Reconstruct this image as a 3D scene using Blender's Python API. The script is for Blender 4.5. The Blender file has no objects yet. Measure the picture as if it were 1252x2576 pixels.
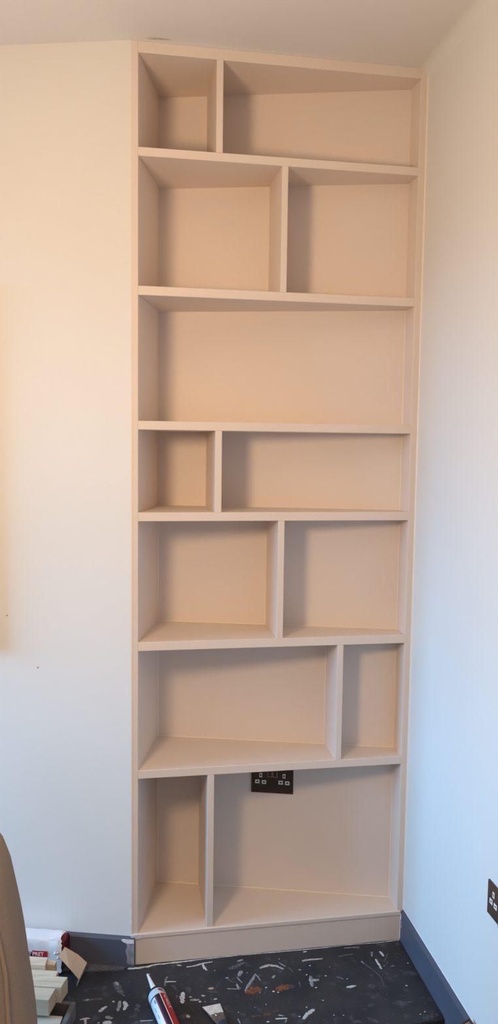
import bpy, bmesh, math, random
from mathutils import Vector, Matrix

# ---------------------------------------------------------------- camera, light, exposure
scene = bpy.context.scene
COL = scene.collection
cam_data = bpy.data.cameras.new('camera')
cam = bpy.data.objects.new('camera', cam_data)
COL.objects.link(cam)
cam_data.sensor_fit = 'VERTICAL'
cam_data.sensor_height = 36.0
cam_data.lens = 27.757
cam_data.clip_start = 0.02
right = Vector((0.9862, -0.1654, 0.0122)).normalized()
fwd = Vector((0.1658, 0.9825, -0.0847)).normalized()
up = right.cross(fwd).normalized()
right = fwd.cross(up)
cam.matrix_world = Matrix(((right.x, up.x, -fwd.x, -0.064),
                           (right.y, up.y, -fwd.y, -2.3572),
                           (right.z, up.z, -fwd.z, 1.6188),
                           (0, 0, 0, 1)))
scene.camera = cam

world = bpy.data.worlds.new('world')
scene.world = world
world.use_nodes = True
SKY_STRENGTH = 25.4
LAMP_POWER = 57.3
LAMP_COLOR = (1.0, 0.69, 0.40)
wnt = world.node_tree
bg = wnt.nodes['Background']
wtc = wnt.nodes.new('ShaderNodeTexCoord')
wsep = wnt.nodes.new('ShaderNodeSeparateXYZ')
wramp = wnt.nodes.new('ShaderNodeValToRGB')
wramp.color_ramp.elements[0].position = 0.0
wramp.color_ramp.elements[0].color = (0.05, 0.05, 0.05, 1)      # ground outside
wramp.color_ramp.elements[1].position = 0.06
wramp.color_ramp.elements[1].color = (0.165, 0.54, 1.0, 1)       # clear blue sky
wnt.links.new(wtc.outputs['Generated'], wsep.inputs['Vector'])
wnt.links.new(wsep.outputs['Z'], wramp.inputs['Fac'])
wnt.links.new(wramp.outputs['Color'], bg.inputs['Color'])
bg.inputs['Strength'].default_value = SKY_STRENGTH
# window portal: lets the sky in through the opening of the side wall
XL = -3.6
WY0, WY1, WZ0, WZ1 = -1.1, 0.75, 0.75, 2.45
pd = bpy.data.lights.new('window_left_offscreen', 'AREA')
pd.shape = 'RECTANGLE'
pd.size = WZ1 - WZ0
pd.size_y = WY1 - WY0
pd.cycles.is_portal = True
portal = bpy.data.objects.new('window_left_offscreen', pd)
COL.objects.link(portal)
portal.location = (XL + 0.005, (WY0 + WY1) / 2, (WZ0 + WZ1) / 2)
portal.rotation_euler = (0, math.radians(-90), 0)
# the room lamp whose soft shadows the cubbyholes show, to the left of the picture
ld = bpy.data.lights.new('room_lamp_left_offscreen', 'POINT')
ld.energy = LAMP_POWER
ld.color = LAMP_COLOR
ld.shadow_soft_size = 0.15
ld.use_soft_falloff = False
lamp = bpy.data.objects.new('room_lamp_left_offscreen', ld)
COL.objects.link(lamp)
lamp.location = (-0.62, -1.45, 1.85)

vs = scene.view_settings
vs.view_transform = 'Standard'
vs.look = 'None'
vs.exposure = 0.0
vs.gamma = 1.0
vs.use_curve_mapping = False
scene.cycles.use_denoising = True
scene.cycles.max_bounces = 5
scene.cycles.diffuse_bounces = 4
scene.cycles.adaptive_threshold = 0.025
scene.cycles.glossy_bounces = 2

# ---------------------------------------------------------------- materials
MATS = {}
def mat(name, col, rough=0.6, noise=None, bump=None, metallic=0.0, spec=0.3, col2=None, fac=(0.4, 0.6), detail=4.0, emit=None):
    """noise=(scale) mixes col and col2; bump=(scale, strength)"""
    if name in MATS:
        return MATS[name]
    m = bpy.data.materials.new(name)
    m.use_nodes = True
    nt = m.node_tree
    b = nt.nodes['Principled BSDF']
    b.inputs['Base Color'].default_value = (*col, 1)
    b.inputs['Roughness'].default_value = rough
    b.inputs['Metallic'].default_value = metallic
    b.inputs['Specular IOR Level'].default_value = spec
    tc = None
    if noise or bump:
        tc = nt.nodes.new('ShaderNodeTexCoord')
    if noise and col2:
        n = nt.nodes.new('ShaderNodeTexNoise')
        mp = nt.nodes.new('ShaderNodeMapping')
        sc = noise if isinstance(noise, tuple) else (noise,) * 3
        mp.inputs['Scale'].default_value = sc
        n.inputs['Scale'].default_value = 1.0
        n.inputs['Detail'].default_value = detail
        r = nt.nodes.new('ShaderNodeValToRGB')
        r.color_ramp.elements[0].position = fac[0]
        r.color_ramp.elements[1].position = fac[1]
        r.color_ramp.elements[0].color = (*col, 1)
        r.color_ramp.elements[1].color = (*col2, 1)
        nt.links.new(tc.outputs['Object'], mp.inputs['Vector'])
        nt.links.new(mp.outputs['Vector'], n.inputs['Vector'])
        nt.links.new(n.outputs['Fac'], r.inputs['Fac'])
        nt.links.new(r.outputs['Color'], b.inputs['Base Color'])
    if bump:
        n2 = nt.nodes.new('ShaderNodeTexNoise')
        n2.inputs['Scale'].default_value = bump[0]
        n2.inputs['Detail'].default_value = 3.0
        bn = nt.nodes.new('ShaderNodeBump')
        bn.inputs['Strength'].default_value = bump[1]
        bn.inputs['Distance'].default_value = 0.002
        nt.links.new(tc.outputs['Object'], n2.inputs['Vector'])
        nt.links.new(n2.outputs['Fac'], bn.inputs['Height'])
        nt.links.new(bn.outputs['Normal'], b.inputs['Normal'])
    if emit:
        b.inputs['Emission Color'].default_value = (*emit[0], 1)
        b.inputs['Emission Strength'].default_value = emit[1]
    MATS[name] = m
    return m

WALL = mat('white_emulsion', (0.80, 0.775, 0.74), 0.75, noise=1.7, col2=(0.785, 0.755, 0.715), detail=1.0)
CEIL = mat('ceiling_emulsion', (0.82, 0.80, 0.775), 0.85, noise=2.2, col2=(0.80, 0.775, 0.75), detail=1.0)
UNIT = mat('blush_cream_paint', (0.80, 0.688, 0.61), 0.5, noise=3.0, col2=(0.785, 0.673, 0.595), detail=1.0)
CAULK = mat('pale_caulk', (0.86, 0.76, 0.63), 0.5, bump=(500, 0.2))
PRIMER = mat('white_primer', (0.86, 0.84, 0.83), 0.5, bump=(400, 0.3), noise=60, col2=(0.74, 0.72, 0.72))
SKIRT = mat('slate_skirting_paint', (0.088, 0.094, 0.125), 0.45, bump=(300, 0.05), noise=5, col2=(0.10, 0.106, 0.138))
SCUFF = mat('scuffed_slate', (0.22, 0.21, 0.235), 0.6, noise=(50, 50, 30), col2=(0.34, 0.32, 0.34))
BLACKFLOOR = mat('black_floor_paint', (0.023, 0.025, 0.032), 0.55, noise=7, col2=(0.038, 0.037, 0.043), bump=(120, 0.35), spec=0.35, detail=8)
def speckle(m, scale, lo, hi, col):
    """scatter of tiny pale flecks over a material"""
    nt = m.node_tree
    b = nt.nodes['Principled BSDF']
    src = b.inputs['Base Color'].links[0].from_socket
    tc = nt.nodes.new('ShaderNodeTexCoord')
    n = nt.nodes.new('ShaderNodeTexNoise')
    n.inputs['Scale'].default_value = scale
    n.inputs['Detail'].default_value = 2.0
    r = nt.nodes.new('ShaderNodeMapRange')
    r.inputs['From Min'].default_value = lo
    r.inputs['From Max'].default_value = hi
    mx = nt.nodes.new('ShaderNodeMixRGB')
    mx.inputs['Color2'].default_value = (*col, 1)
    nt.links.new(tc.outputs['Object'], n.inputs['Vector'])
    nt.links.new(n.outputs['Fac'], r.inputs['Value'])
    nt.links.new(r.outputs['Result'], mx.inputs['Fac'])
    nt.links.new(src, mx.inputs['Color1'])
    nt.links.new(mx.outputs['Color'], b.inputs['Base Color'])
speckle(BLACKFLOOR, 190, 0.70, 0.76, (0.30, 0.30, 0.32))
speckle(BLACKFLOOR, 26, 0.60, 0.78, (0.085, 0.088, 0.10))
RISER = mat('dark_brown_board', (0.06, 0.028, 0.02), 0.6, noise=(3, 3, 60), col2=(0.085, 0.045, 0.03))
CARPET = mat('grey_carpet', (0.075, 0.075, 0.085), 0.95, noise=320, col2=(0.14, 0.14, 0.155), bump=(500, 0.9))
FLOORWOOD = mat('lower_floor', (0.16, 0.12, 0.09), 0.6, noise=(4, 40, 4), col2=(0.22, 0.165, 0.12))
BRASS = mat('bronze_plate', (0.075, 0.052, 0.042), 0.32, metallic=0.55, noise=90, col2=(0.09, 0.064, 0.052), spec=0.5)
PLASTIC_W = mat('white_plastic', (0.82, 0.81, 0.80), 0.35)
PLASTIC_B = mat('black_plastic', (0.012, 0.012, 0.014), 0.35)
HOLE = mat('socket_hole', (0.006, 0.006, 0.007), 0.6)
CHROME = mat('chrome', (0.55, 0.54, 0.56), 0.25, metallic=0.9)
FABRIC = mat('beige_upholstery', (0.27, 0.195, 0.145), 0.9, noise=420, col2=(0.31, 0.225, 0.165), bump=(700, 0.5))
FABRIC_SEAM = mat('beige_piping', (0.33, 0.245, 0.18), 0.85, bump=(800, 0.4))
PINE = mat('sawn_pine', (0.70, 0.60, 0.46), 0.65, noise=(5, 60, 60), col2=(0.62, 0.51, 0.37), bump=(160, 0.25))
PINE_END = mat('pine_end_grain', (0.60, 0.46, 0.31), 0.75, noise=(30, 60, 90), col2=(0.52, 0.38, 0.25), bump=(240, 0.3))
BAG = mat('filler_bag_paper', (0.80, 0.80, 0.82), 0.45, noise=9, col2=(0.72, 0.72, 0.75), bump=(60, 0.25))
BAGRED = mat('red_print', (0.42, 0.018, 0.03), 0.45)
BAGDARK = mat('torn_red_lining', (0.16, 0.012, 0.02), 0.6, noise=30, col2=(0.07, 0.008, 0.012))
CARD = mat('brown_card', (0.58, 0.46, 0.35), 0.8, noise=12, col2=(0.54, 0.42, 0.32), bump=(200, 0.15))
TRAY = mat('grey_tray', (0.17, 0.165, 0.17), 0.6, noise=35, col2=(0.12, 0.115, 0.118), bump=(120, 0.4))
TRAYCARD = mat('tray_lining_card', (0.22, 0.15, 0.10), 0.8, noise=20, col2=(0.16, 0.11, 0.075))
STEEL = mat('steel_blade', (0.30, 0.27, 0.26), 0.35, metallic=0.7, noise=60, col2=(0.22, 0.19, 0.18))
FILLER = mat('dried_filler', (0.78, 0.75, 0.72), 0.75, noise=80, col2=(0.64, 0.61, 0.58), bump=(180, 0.5))
HANDLE = mat('blue_black_handle', (0.03, 0.035, 0.055), 0.4)
PURPLE = mat('purple_print', (0.20, 0.02, 0.08), 0.4)
INKBLACK = mat('black_print', (0.018, 0.014, 0.016), 0.4)
INKGREY = mat('grey_print', (0.25, 0.28, 0.34), 0.5)
TUBEWHITE = mat('white_cartridge', (0.84, 0.84, 0.84), 0.35, noise=40, col2=(0.78, 0.78, 0.79))
TUBERED = mat('red_cartridge_print', (0.36, 0.012, 0.018), 0.38)
POSTGREY = mat('grey_painted_timber', (0.22, 0.20, 0.24), 0.55, noise=(60, 8, 8), col2=(0.16, 0.145, 0.17))
NAIL = mat('nail_mark', (0.16, 0.12, 0.11), 0.8)
SMUDGE = mat('brown_smudge', (0.56, 0.49, 0.43), 0.9, noise=60, col2=(0.70, 0.65, 0.60))
SM = {'w': mat('filler_white', (0.62, 0.63, 0.66), 0.7, noise=120, col2=(0.42, 0.43, 0.46), bump=(200, 0.4)),
      'b': mat('filler_beige', (0.50, 0.45, 0.42), 0.7, noise=120, col2=(0.36, 0.32, 0.30), bump=(200, 0.4)),
      'g': mat('filler_grey', (0.34, 0.35, 0.37), 0.7, noise=120, col2=(0.20, 0.205, 0.22), bump=(200, 0.4)),
      'f': mat('filler_faint', (0.13, 0.132, 0.14), 0.7, noise=140, col2=(0.065, 0.065, 0.07)),
      'u': mat('filler_thin', (0.085, 0.092, 0.105), 0.6, noise=110, col2=(0.04, 0.043, 0.05)),
      'r': mat('rust_patch', (0.235, 0.085, 0.045), 0.75, noise=90, col2=(0.11, 0.045, 0.028)),
      't': mat('tan_patch', (0.12, 0.07, 0.045), 0.75, noise=90, col2=(0.05, 0.035, 0.028)),
      'k': mat('peach_chip', (0.50, 0.32, 0.24), 0.75)}

# ---------------------------------------------------------------- helpers
def link(name, me, material=None, parent=None, smooth=False):
    if material is not None:
        for mm in (material if isinstance(material, (list, tuple)) else [material]):
            me.materials.append(mm)
    if smooth:
        for p in me.polygons:
            p.use_smooth = True
    o = bpy.data.objects.new(name, me)
    COL.objects.link(o)
    if parent is not None:
        o.parent = parent
        o.matrix_parent_inverse = parent.matrix_world.inverted()
    return o
def from_bm(name, bm, material=None, parent=None, smooth=False):
    bmesh.ops.recalc_face_normals(bm, faces=bm.faces[:])
    me = bpy.data.meshes.new(name)
    bm.to_mesh(me)
    bm.free()
    return link(name, me, material, parent, smooth)
def empty(name, loc):
    o = bpy.data.objects.new(name, None)
    o.empty_display_size = 0.05
    o.location = loc
    COL.objects.link(o)
    bpy.context.view_layer.update()
    return o
def tag(o, label, cat=None, group=None, kind=None):
    o['label'] = label
    if cat: o['category'] = cat
    if group: o['group'] = group
    if kind: o['kind'] = kind
    return o
def struct(o, label=None):
    o['kind'] = 'structure'
    if label: o['label'] = label
    return o
def prism(name, poly, z0, z1, material, parent=None, bevel=0.0, seg=1, sel=None):
    """vertical prism over an XY polygon"""
    bm = bmesh.new()
    lo = [bm.verts.new((x, y, z0)) for x, y in poly]
    hi = [bm.verts.new((x, y, z1)) for x, y in poly]
    n = len(poly)
    bm.faces.new(lo[::-1]); bm.faces.new(hi)
    for i in range(n):
        bm.faces.new((lo[i], lo[(i + 1) % n], hi[(i + 1) % n], hi[i]))
    if bevel:
        es = [e for e in bm.edges if sel is None or sel(e)]
        bmesh.ops.bevel(bm, geom=es, offset=bevel, segments=seg, affect='EDGES', profile=0.5)
    return from_bm(name, bm, material, parent)
def box(name, a, b, material, parent=None, bevel=0.0, seg=1, sel=None):
    return prism(name, [(a[0], a[1]), (b[0], a[1]), (b[0], b[1]), (a[0], b[1])], a[2], b[2], material, parent, bevel, seg, sel)
def profile_run(name, prof, p0, p1, material, parent=None):
    """extrude a closed profile [(offset_from_wall, z)] along the line p0->p1; offset goes to the left-hand normal"""
    d = Vector((p1[0] - p0[0], p1[1] - p0[1])).normalized()
    nrm = Vector((-d.y, d.x))
    bm = bmesh.new()
    A = [bm.verts.new((p0[0] + nrm.x * o, p0[1] + nrm.y * o, z)) for o, z in prof]
    B = [bm.verts.new((p1[0] + nrm.x * o, p1[1] + nrm.y * o, z)) for o, z in prof]
    n = len(prof)
    bm.faces.new(A); bm.faces.new(B[::-1])
    for i in range(n):
        bm.faces.new((A[i], A[(i + 1) % n], B[(i + 1) % n], B[i]))
    return from_bm(name, bm, material, parent)
def tube(name, pts, r, material, parent=None, seg=8, closed_ends=True):
    bm = bmesh.new()
    pts = [Vector(p) for p in pts]
    rings = []
    for i, p in enumerate(pts):
        t = (pts[min(i + 1, len(pts) - 1)] - pts[max(i - 1, 0)]).normalized()
        a = t.cross(Vector((0, 0, 1)))
        if a.length < 1e-4: a = t.cross(Vector((0, 1, 0)))
        a.normalize(); b = t.cross(a)
        rr = r[i] if isinstance(r, (list, tuple)) else r
        rings.append([bm.verts.new(p + (a * math.cos(k * 2 * math.pi / seg) + b * math.sin(k * 2 * math.pi / seg)) * rr) for k in range(seg)])
    for q in range(len(rings) - 1):
        for k in range(seg):
            bm.faces.new((rings[q][k], rings[q][(k + 1) % seg], rings[q + 1][(k + 1) % seg], rings[q + 1][k]))
    if closed_ends:
        bm.faces.new(rings[0][::-1]); bm.faces.new(rings[-1])
    return from_bm(name, bm, material, parent, smooth=True)
def text_mesh(body, size):
    """(verts, faces) of flat lettering, lower-left at origin, in local XY"""
    cu = bpy.data.curves.new('txt', 'FONT')
    cu.body = body
    cu.size = size
    cu.offset = size * 0.018
    cu.resolution_u = 2
    o = bpy.data.objects.new('txt', cu)
    COL.objects.link(o)
    bpy.context.view_layer.update()
    dg = bpy.context.evaluated_depsgraph_get()
    me = bpy.data.meshes.new_from_object(o.evaluated_get(dg))
    vs_ = [v.co.copy() for v in me.vertices]
    fs = [list(p.vertices) for p in me.polygons]
    bpy.data.objects.remove(o)
    bpy.data.meshes.remove(me)
    return vs_, fs
def mapped_text(name, body, size, fn, material, parent):
    v, f = text_mesh(body, size)
    me = bpy.data.meshes.new(name)
    me.from_pydata([fn(p.x, p.y) for p in v], [], f)
    return link(name, me, material, parent)

random.seed(7)

# filler smears on the floor: points, width, shade
SMEARS = [
    ([(0.3748, -0.0745), (0.3869, -0.0695), (0.4039, -0.0652), (0.4251, -0.0723), (0.4443, -0.0887)], 0.0098, 'b'),
    ([(0.4377, -0.0585), (0.4527, -0.0793)], 0.0045, 'g'),
    ([(0.4582, -0.0811), (0.4656, -0.0943), (0.4723, -0.1102)], 0.0034, 'f'),
    ([(0.3552, -0.1002), (0.3427, -0.1208), (0.3305, -0.1373), (0.3112, -0.1704)], 0.0083, 'g'),
    ([(0.3559, -0.1031), (0.3608, -0.1165), (0.3651, -0.1324)], 0.0042, 'g'),
    ([(0.3139, -0.0812), (0.3085, -0.0899), (0.3019, -0.1016)], 0.0129, 'g'),
    ([(0.2639, -0.1043), (0.2796, -0.1251), (0.2924, -0.127)], 0.0045, 'f'),
    ([(0.2964, -0.1068), (0.3081, -0.1321)], 0.0049, 'g'),
    ([(0.2604, -0.1521), (0.2871, -0.1579), (0.3005, -0.1545)], 0.0038, 'g'),
    ([(0.292, -0.1361), (0.2936, -0.1598)], 0.0076, 'g'),
    ([(0.2381, -0.1257), (0.2226, -0.1491)], 0.0038, 'f'),
    ([(0.199, -0.1557), (0.2305, -0.1636)], 0.0042, 'f'),
    ([(0.2065, -0.1435), (0.2193, -0.1432)], 0.0091, 'k'),
    ([(0.4035, -0.1243), (0.4125, -0.1154)], 0.0091, 'g'),
    ([(0.5119, -0.0626), (0.5328, -0.0578), (0.5771, -0.0594)], 0.0068, 'b'),
    ([(0.5185, -0.1355), (0.5155, -0.1605), (0.5136, -0.1807)], 0.0113, 'g'),
    ([(0.5192, -0.1519), (0.54, -0.155)], 0.0129, 'g'),
    ([(0.5257, -0.0187), (0.5363, -0.0167)], 0.0068, 'w'),
    ([(0.4921, -0.0983), (0.4968, -0.1033)], 0.0057, 'g'),
    ([(0.4794, -0.1528), (0.4781, -0.1786)], 0.0045, 'f'),
    ([(0.4936, -0.276), (0.4692, -0.2921), (0.4559, -0.3079)], 0.0113, 'w'),
    ([(0.3783, -0.2953), (0.3956, -0.2971), (0.412, -0.2988)], 0.006, 'w'),
    ([(0.4111, -0.2975), (0.4015, -0.3148)], 0.0042, 'g'),
    ([(0.3898, -0.2825), (0.4035, -0.2878)], 0.0053, 'g'),
    ([(0.2731, -0.2794), (0.2768, -0.2983)], 0.0042, 'g'),
    ([(0.1994, -0.0253), (0.2023, -0.0428), (0.2092, -0.0602)], 0.0068, 'w'),
    ([(0.3094, -0.0324), (0.327, -0.0271)], 0.0076, 'g'),
    ([(0.279, -0.064), (0.2992, -0.0573), (0.3272, -0.042)], 0.0151, 'f'),
    ([(0.2184, -0.1896), (0.2227, -0.1894)], 0.0048, 'w'),
    ([(0.1711, -0.1941), (0.1765, -0.194)], 0.006, 'w'),
    ([(0.1836, -0.1718), (0.1896, -0.1719)], 0.0067, 'w'),
    ([(0.5206, -0.1868), (0.5254, -0.1866)], 0.0051, 'w'),
    ([(0.3607, -0.2346), (0.3635, -0.2341)], 0.003, 'w'),
    ([(0.3737, -0.1647), (0.3782, -0.1644)], 0.0048, 'w'),
    ([(0.4051, -0.1903), (0.4095, -0.1901)], 0.0048, 'w'),
    ([(0.392, -0.1839), (0.3975, -0.1839)], 0.006, 'w'),
    ([(0.5286, -0.2429), (0.5317, -0.2425)], 0.0033, 'w'),
    ([(0.4451, -0.297), (0.4494, -0.2968)], 0.0048, 'w'),
    ([(0.3521, -0.3037), (0.3574, -0.3037)], 0.006, 'w'),
    ([(0.3289, -0.091), (0.3321, -0.0906)], 0.0033, 'w'),
    ([(0.2316, -0.0655), (0.2342, -0.0649)], 0.0027, 'w'),
    ([(0.4398, -0.0419), (0.4425, -0.0413)], 0.0027, 'w'),
    ([(0.4744, -0.2643), (0.4777, -0.264)], 0.0036, 'w'),
    ([(0.5274, -0.0861), (0.531, -0.0857)], 0.0036, 'w'),
    ([(0.5073, -0.1272), (0.5114, -0.1269)], 0.0042, 'w'),
    ([(0.5639, -0.1404), (0.5686, -0.1402)], 0.0048, 'w'),
    ([(0.3521, -0.1836), (0.3546, -0.1831)], 0.0027, 'w'),
    ([(0.3261, -0.2419), (0.3284, -0.2414)], 0.0024, 'w'),
    ([(0.2763, -0.2551), (0.2791, -0.2547)], 0.003, 'w'),
    ([(0.315, -0.1754), (0.3342, -0.1703), (0.3561, -0.1683)], 0.0302, 'r'),
    ([(0.4067, -0.1781), (0.4268, -0.1709), (0.444, -0.1707)], 0.0242, 'r'),
    ([(0.3799, -0.2654), (0.396, -0.267)], 0.0106, 't'),
    ([(0.3127, -0.2777), (0.3376, -0.2778)], 0.0113, 't'),
    ([(0.4523, -0.2689), (0.4612, -0.2694)], 0.0098, 't'),
    ([(0.3508, -0.2782), (0.3667, -0.2725)], 0.0189, 't'),
    ([(0.6287, -0.0569), (0.6551, -0.0532), (0.6808, -0.0521)], 0.0068, 'f'),
    ([(0.6606, -0.0185), (0.7092, -0.0207)], 0.0042, 'g'),
    ([(0.5119, -0.0588), (0.5391, -0.0588), (0.5752, -0.06)], 0.0068, 'b'),
    ([(0.7443, -0.0503), (0.7354, -0.0715)], 0.0057, 'g'),
    ([(0.7695, -0.0533), (0.773, -0.0757)], 0.0088, 'w'),
    ([(0.7916, -0.0651), (0.7656, -0.1036)], 0.0042, 'f'),
    ([(0.7433, -0.0879), (0.745, -0.11), (0.7467, -0.1344)], 0.0078, 'w'),
    ([(0.7781, -0.1034), (0.7693, -0.1191)], 0.0042, 'f'),
    ([(0.6961, -0.0904), (0.7026, -0.1071), (0.7174, -0.1313), (0.7317, -0.1688), (0.7285, -0.2114)], 0.0042, 'f'),
    ([(0.6961, -0.0904), (0.7001, -0.1006)], 0.0062, 'g'),
    ([(0.5972, -0.1486), (0.6151, -0.1616)], 0.0088, 'f'),
    ([(0.6155, -0.1988), (0.6438, -0.1974)], 0.0094, 'w'),
    ([(0.6839, -0.2059), (0.7026, -0.205)], 0.0187, 'u'),
    ([(0.7801, -0.1274), (0.7901, -0.1249)], 0.0042, 'g'),
    ([(0.8013, -0.1505), (0.8078, -0.1548)], 0.0036, 'f'),
    ([(0.7019, -0.1566), (0.7104, -0.163)], 0.0042, 'f'),
    ([(0.7729, -0.1724), (0.7841, -0.1702)], 0.0073, 'u'),
    ([(0.7652, -0.2882), (0.7893, -0.2872)], 0.0047, 'f'),
    ([(0.5952, -0.3385), (0.6174, -0.3463)], 0.0114, 'u'),
    ([(0.6397, -0.3342), (0.6642, -0.3534)], 0.0125, 'u'),
    ([(0.7937, -0.3564), (0.8418, -0.3469)], 0.0125, 'u'),
    ([(0.7999, -0.3462), (0.803, -0.3645)], 0.0104, 'u'),
    ([(0.8355, -0.1208), (0.8399, -0.1201)], 0.0042, 'w'),
    ([(0.7931, -0.2193), (0.7984, -0.2188)], 0.0054, 'w'),
    ([(0.7577, -0.1214), (0.7613, -0.1206)], 0.0033, 'w'),
    ([(0.8061, -0.3325), (0.8101, -0.332)], 0.0042, 'w'),
    ([(0.7901, -0.3402), (0.7937, -0.3397)], 0.0037, 'w'),
    ([(0.5437, -0.3063), (0.5468, -0.3057)], 0.0033, 'w'),
    ([(0.5713, -0.3105), (0.5745, -0.3099)], 0.0033, 'w'),
    ([(0.5294, -0.2438), (0.5326, -0.2431)], 0.0033, 'w'),
    ([(0.4741, -0.2635), (0.4776, -0.2628)], 0.0037, 'w'),
    ([(0.5212, -0.1871), (0.526, -0.1865)], 0.005, 'w'),
    ([(0.5636, -0.1397), (0.567, -0.1389)], 0.0033, 'w'),
    ([(0.5072, -0.1267), (0.511, -0.126)], 0.0037, 'w'),
    ([(0.528, -0.087), (0.5319, -0.0862)], 0.0037, 'w'),
    ([(0.5876, -0.1019), (0.5903, -0.101)], 0.0025, 'w'),
    ([(0.6252, -0.1637), (0.6286, -0.163)], 0.0033, 'w'),
    ([(0.1208, -0.0224), (0.1328, -0.0269)], 0.0052, 'w'),
    ([(0.1497, -0.0362), (0.1743, -0.0343), (0.201, -0.0264), (0.2313, -0.0229)], 0.0061, 'w'),
    ([(0.1993, -0.0301), (0.2024, -0.0492), (0.2096, -0.0608)], 0.0068, 'w'),
    ([(0.086, -0.073), (0.0811, -0.0846), (0.0769, -0.1118)], 0.0052, 'g'),
    ([(0.0814, -0.0948), (0.0958, -0.0955), (0.111, -0.0985)], 0.0052, 'w'),
    ([(0.0967, -0.1111), (0.1061, -0.1253), (0.1151, -0.1422)], 0.0098, 'u'),
    ([(0.1282, -0.1503), (0.1242, -0.1692), (0.1233, -0.1917)], 0.0147, 'w'),
    ([(0.1105, -0.1583), (0.1068, -0.1687)], 0.0022, 'g'),
    ([(0.1476, -0.1839), (0.1715, -0.1861)], 0.0086, 'g'),
    ([(0.1724, -0.1967), (0.1762, -0.1924)], 0.0061, 'w'),
    ([(0.1452, -0.1702), (0.1523, -0.172)], 0.0034, 'w'),
    ([(0.132, -0.2452), (0.1376, -0.2533)], 0.0104, 'b'),
    ([(-0.0077, -0.1805), (-0.001, -0.1934)], 0.0123, 'u'),
    ([(-0.0002, -0.2467), (0.0355, -0.2496)], 0.0031, 'w'),
    ([(0.1858, -0.1319), (0.1945, -0.1317)], 0.008, 't'),
    ([(0.2159, -0.1907), (0.224, -0.1905)], 0.0055, 'w'),
    ([(0.1806, -0.1689), (0.1912, -0.1729)], 0.0061, 'g'),
    ([(0.0211, -0.1078), (0.0678, -0.1082)], 0.0022, 'f'),
    ([(0.0257, -0.0517), (0.0356, -0.0532)], 0.0049, 'g'),
    ([(-0.0141, -0.2508), (0.0109, -0.2587), (0.035, -0.2604)], 0.0135, 'u'),
    ([(0.262, -0.1043), (0.2696, -0.1043)], 0.0037, 'w'),
    ([(0.1872, -0.1979), (0.1898, -0.1965)], 0.0031, 'w'),
    ([(0.1502, -0.0735), (0.1541, -0.0729)], 0.0037, 'f'),
    ([(0.2073, -0.1817), (0.2086, -0.1907)], 0.0037, 'f'),
    ([(-0.0702, -0.0751), (-0.0611, -0.0984), (-0.0523, -0.1259)], 0.0198, 'f'),
    ([(-0.069, -0.0741), (-0.0611, -0.0866)], 0.0109, 'g'),
    ([(-0.1628, -0.1388), (-0.1361, -0.1394), (-0.1074, -0.1393)], 0.0089, 'f'),
    ([(-0.1551, -0.1399), (-0.1457, -0.138)], 0.0079, 'g'),
    ([(-0.114, -0.1917), (-0.1048, -0.1823), (-0.0947, -0.1745)], 0.0109, 'w'),
    ([(-0.0555, -0.1583), (-0.0625, -0.1968)], 0.0099, 'g'),
    ([(-0.0433, -0.1624), (-0.0385, -0.1786), (-0.0444, -0.1952)], 0.0119, 'w'),
    ([(-0.167, -0.2161), (-0.1405, -0.2149)], 0.0084, 'w'),
    ([(-0.1523, -0.2152), (-0.1515, -0.2387)], 0.0074, 'w'),
    ([(-0.0949, -0.2176), (-0.0782, -0.2233)], 0.0119, 'g'),
    ([(-0.1002, -0.2387), (-0.0818, -0.2405)], 0.0169, 'w'),
    ([(-0.0766, -0.1551), (-0.0724, -0.158)], 0.0069, 'w'),
    ([(-0.0485, 0.0187), (-0.0414, 0.019)], 0.0045, 'w'),
    ([(-0.0122, -0.1963), (-0.003, -0.2058)], 0.0079, 'f'),
    ([(-0.1186, -0.236), (-0.1131, -0.2378)], 0.0069, 'g'),
    ([(-0.0495, -0.1263), (-0.0419, -0.1401)], 0.006, 'f'),
]
FOOT_LINE =  [(-0.0305, -0.017, 0.0062), (-0.0025, -0.0193, 0.0108), (0.0653, -0.0104, 0.0077), (0.1524, -0.0081, 0.0092), (0.2408, -0.0057, 0.0062), (0.3428, -0.0051, 0.0046), (0.4459, -0.0065, 0.0054), (0.5636, -0.0078, 0.0046), (0.6841, -0.0052, 0.0038), (0.7774, -0.0086, 0.0046), (0.851, -0.0048, 0.0062)]

# ---------------------------------------------------------------- dimensions (metres; unit front is y = 0, platform top is z = 0)
SK = 0.276                      # the left wall and the alcove back run askew to the bookcase front by this slope
XR, XW = 0.8421, 0.8652         # inner right edge of the bookcase, right wall
XC = -0.0200                    # outside corner where the left wall begins
CEIL_Z = 2.7527
D0 = 0.3091
def back_y(x): return D0 - SK * x
XJ = 0.26 * D0 / (1 + SK * 0.26)   # where the splayed left side meets the back
TOPS = [2.7222, 2.4394, 2.0487, 1.6596, 1.3882, 0.9948, 0.5968]
BOTS = [2.4640, 2.0751, 1.6856, 1.4147, 1.0221, 0.6227, 0.1009]
wn = Vector((SK, 1)).normalized()           # points into the left wall
def on_left(t, off=0.0):
    """point on the left wall t metres away from the corner, off metres in front of it"""
    d = Vector((-1, SK)).normalized()
    return (XC + d.x * t - wn.x * off, d.y * t - wn.y * off)

# ---------------------------------------------------------------- room shell
YB = -4.2
LW = on_left((XC - XL) * math.hypot(1, SK))
LOWZ = -0.19
struct(prism('wall_left', [on_left(0), LW, (LW[0] + 0.03, LW[1] + 0.12), (XC + 0.012, 0.115)], LOWZ, CEIL_Z, WALL), 'white painted wall beside the bookcase, running askew to it')
struct(box('wall_right', (XW, YB, LOWZ), (XW + 0.1, 0.45, CEIL_Z), WALL), 'white painted wall at right angles to the bookcase')
struct(box('wall_rear', (XL - 0.1, YB - 0.1, LOWZ), (XW + 0.1, YB, CEIL_Z), WALL))
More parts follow.
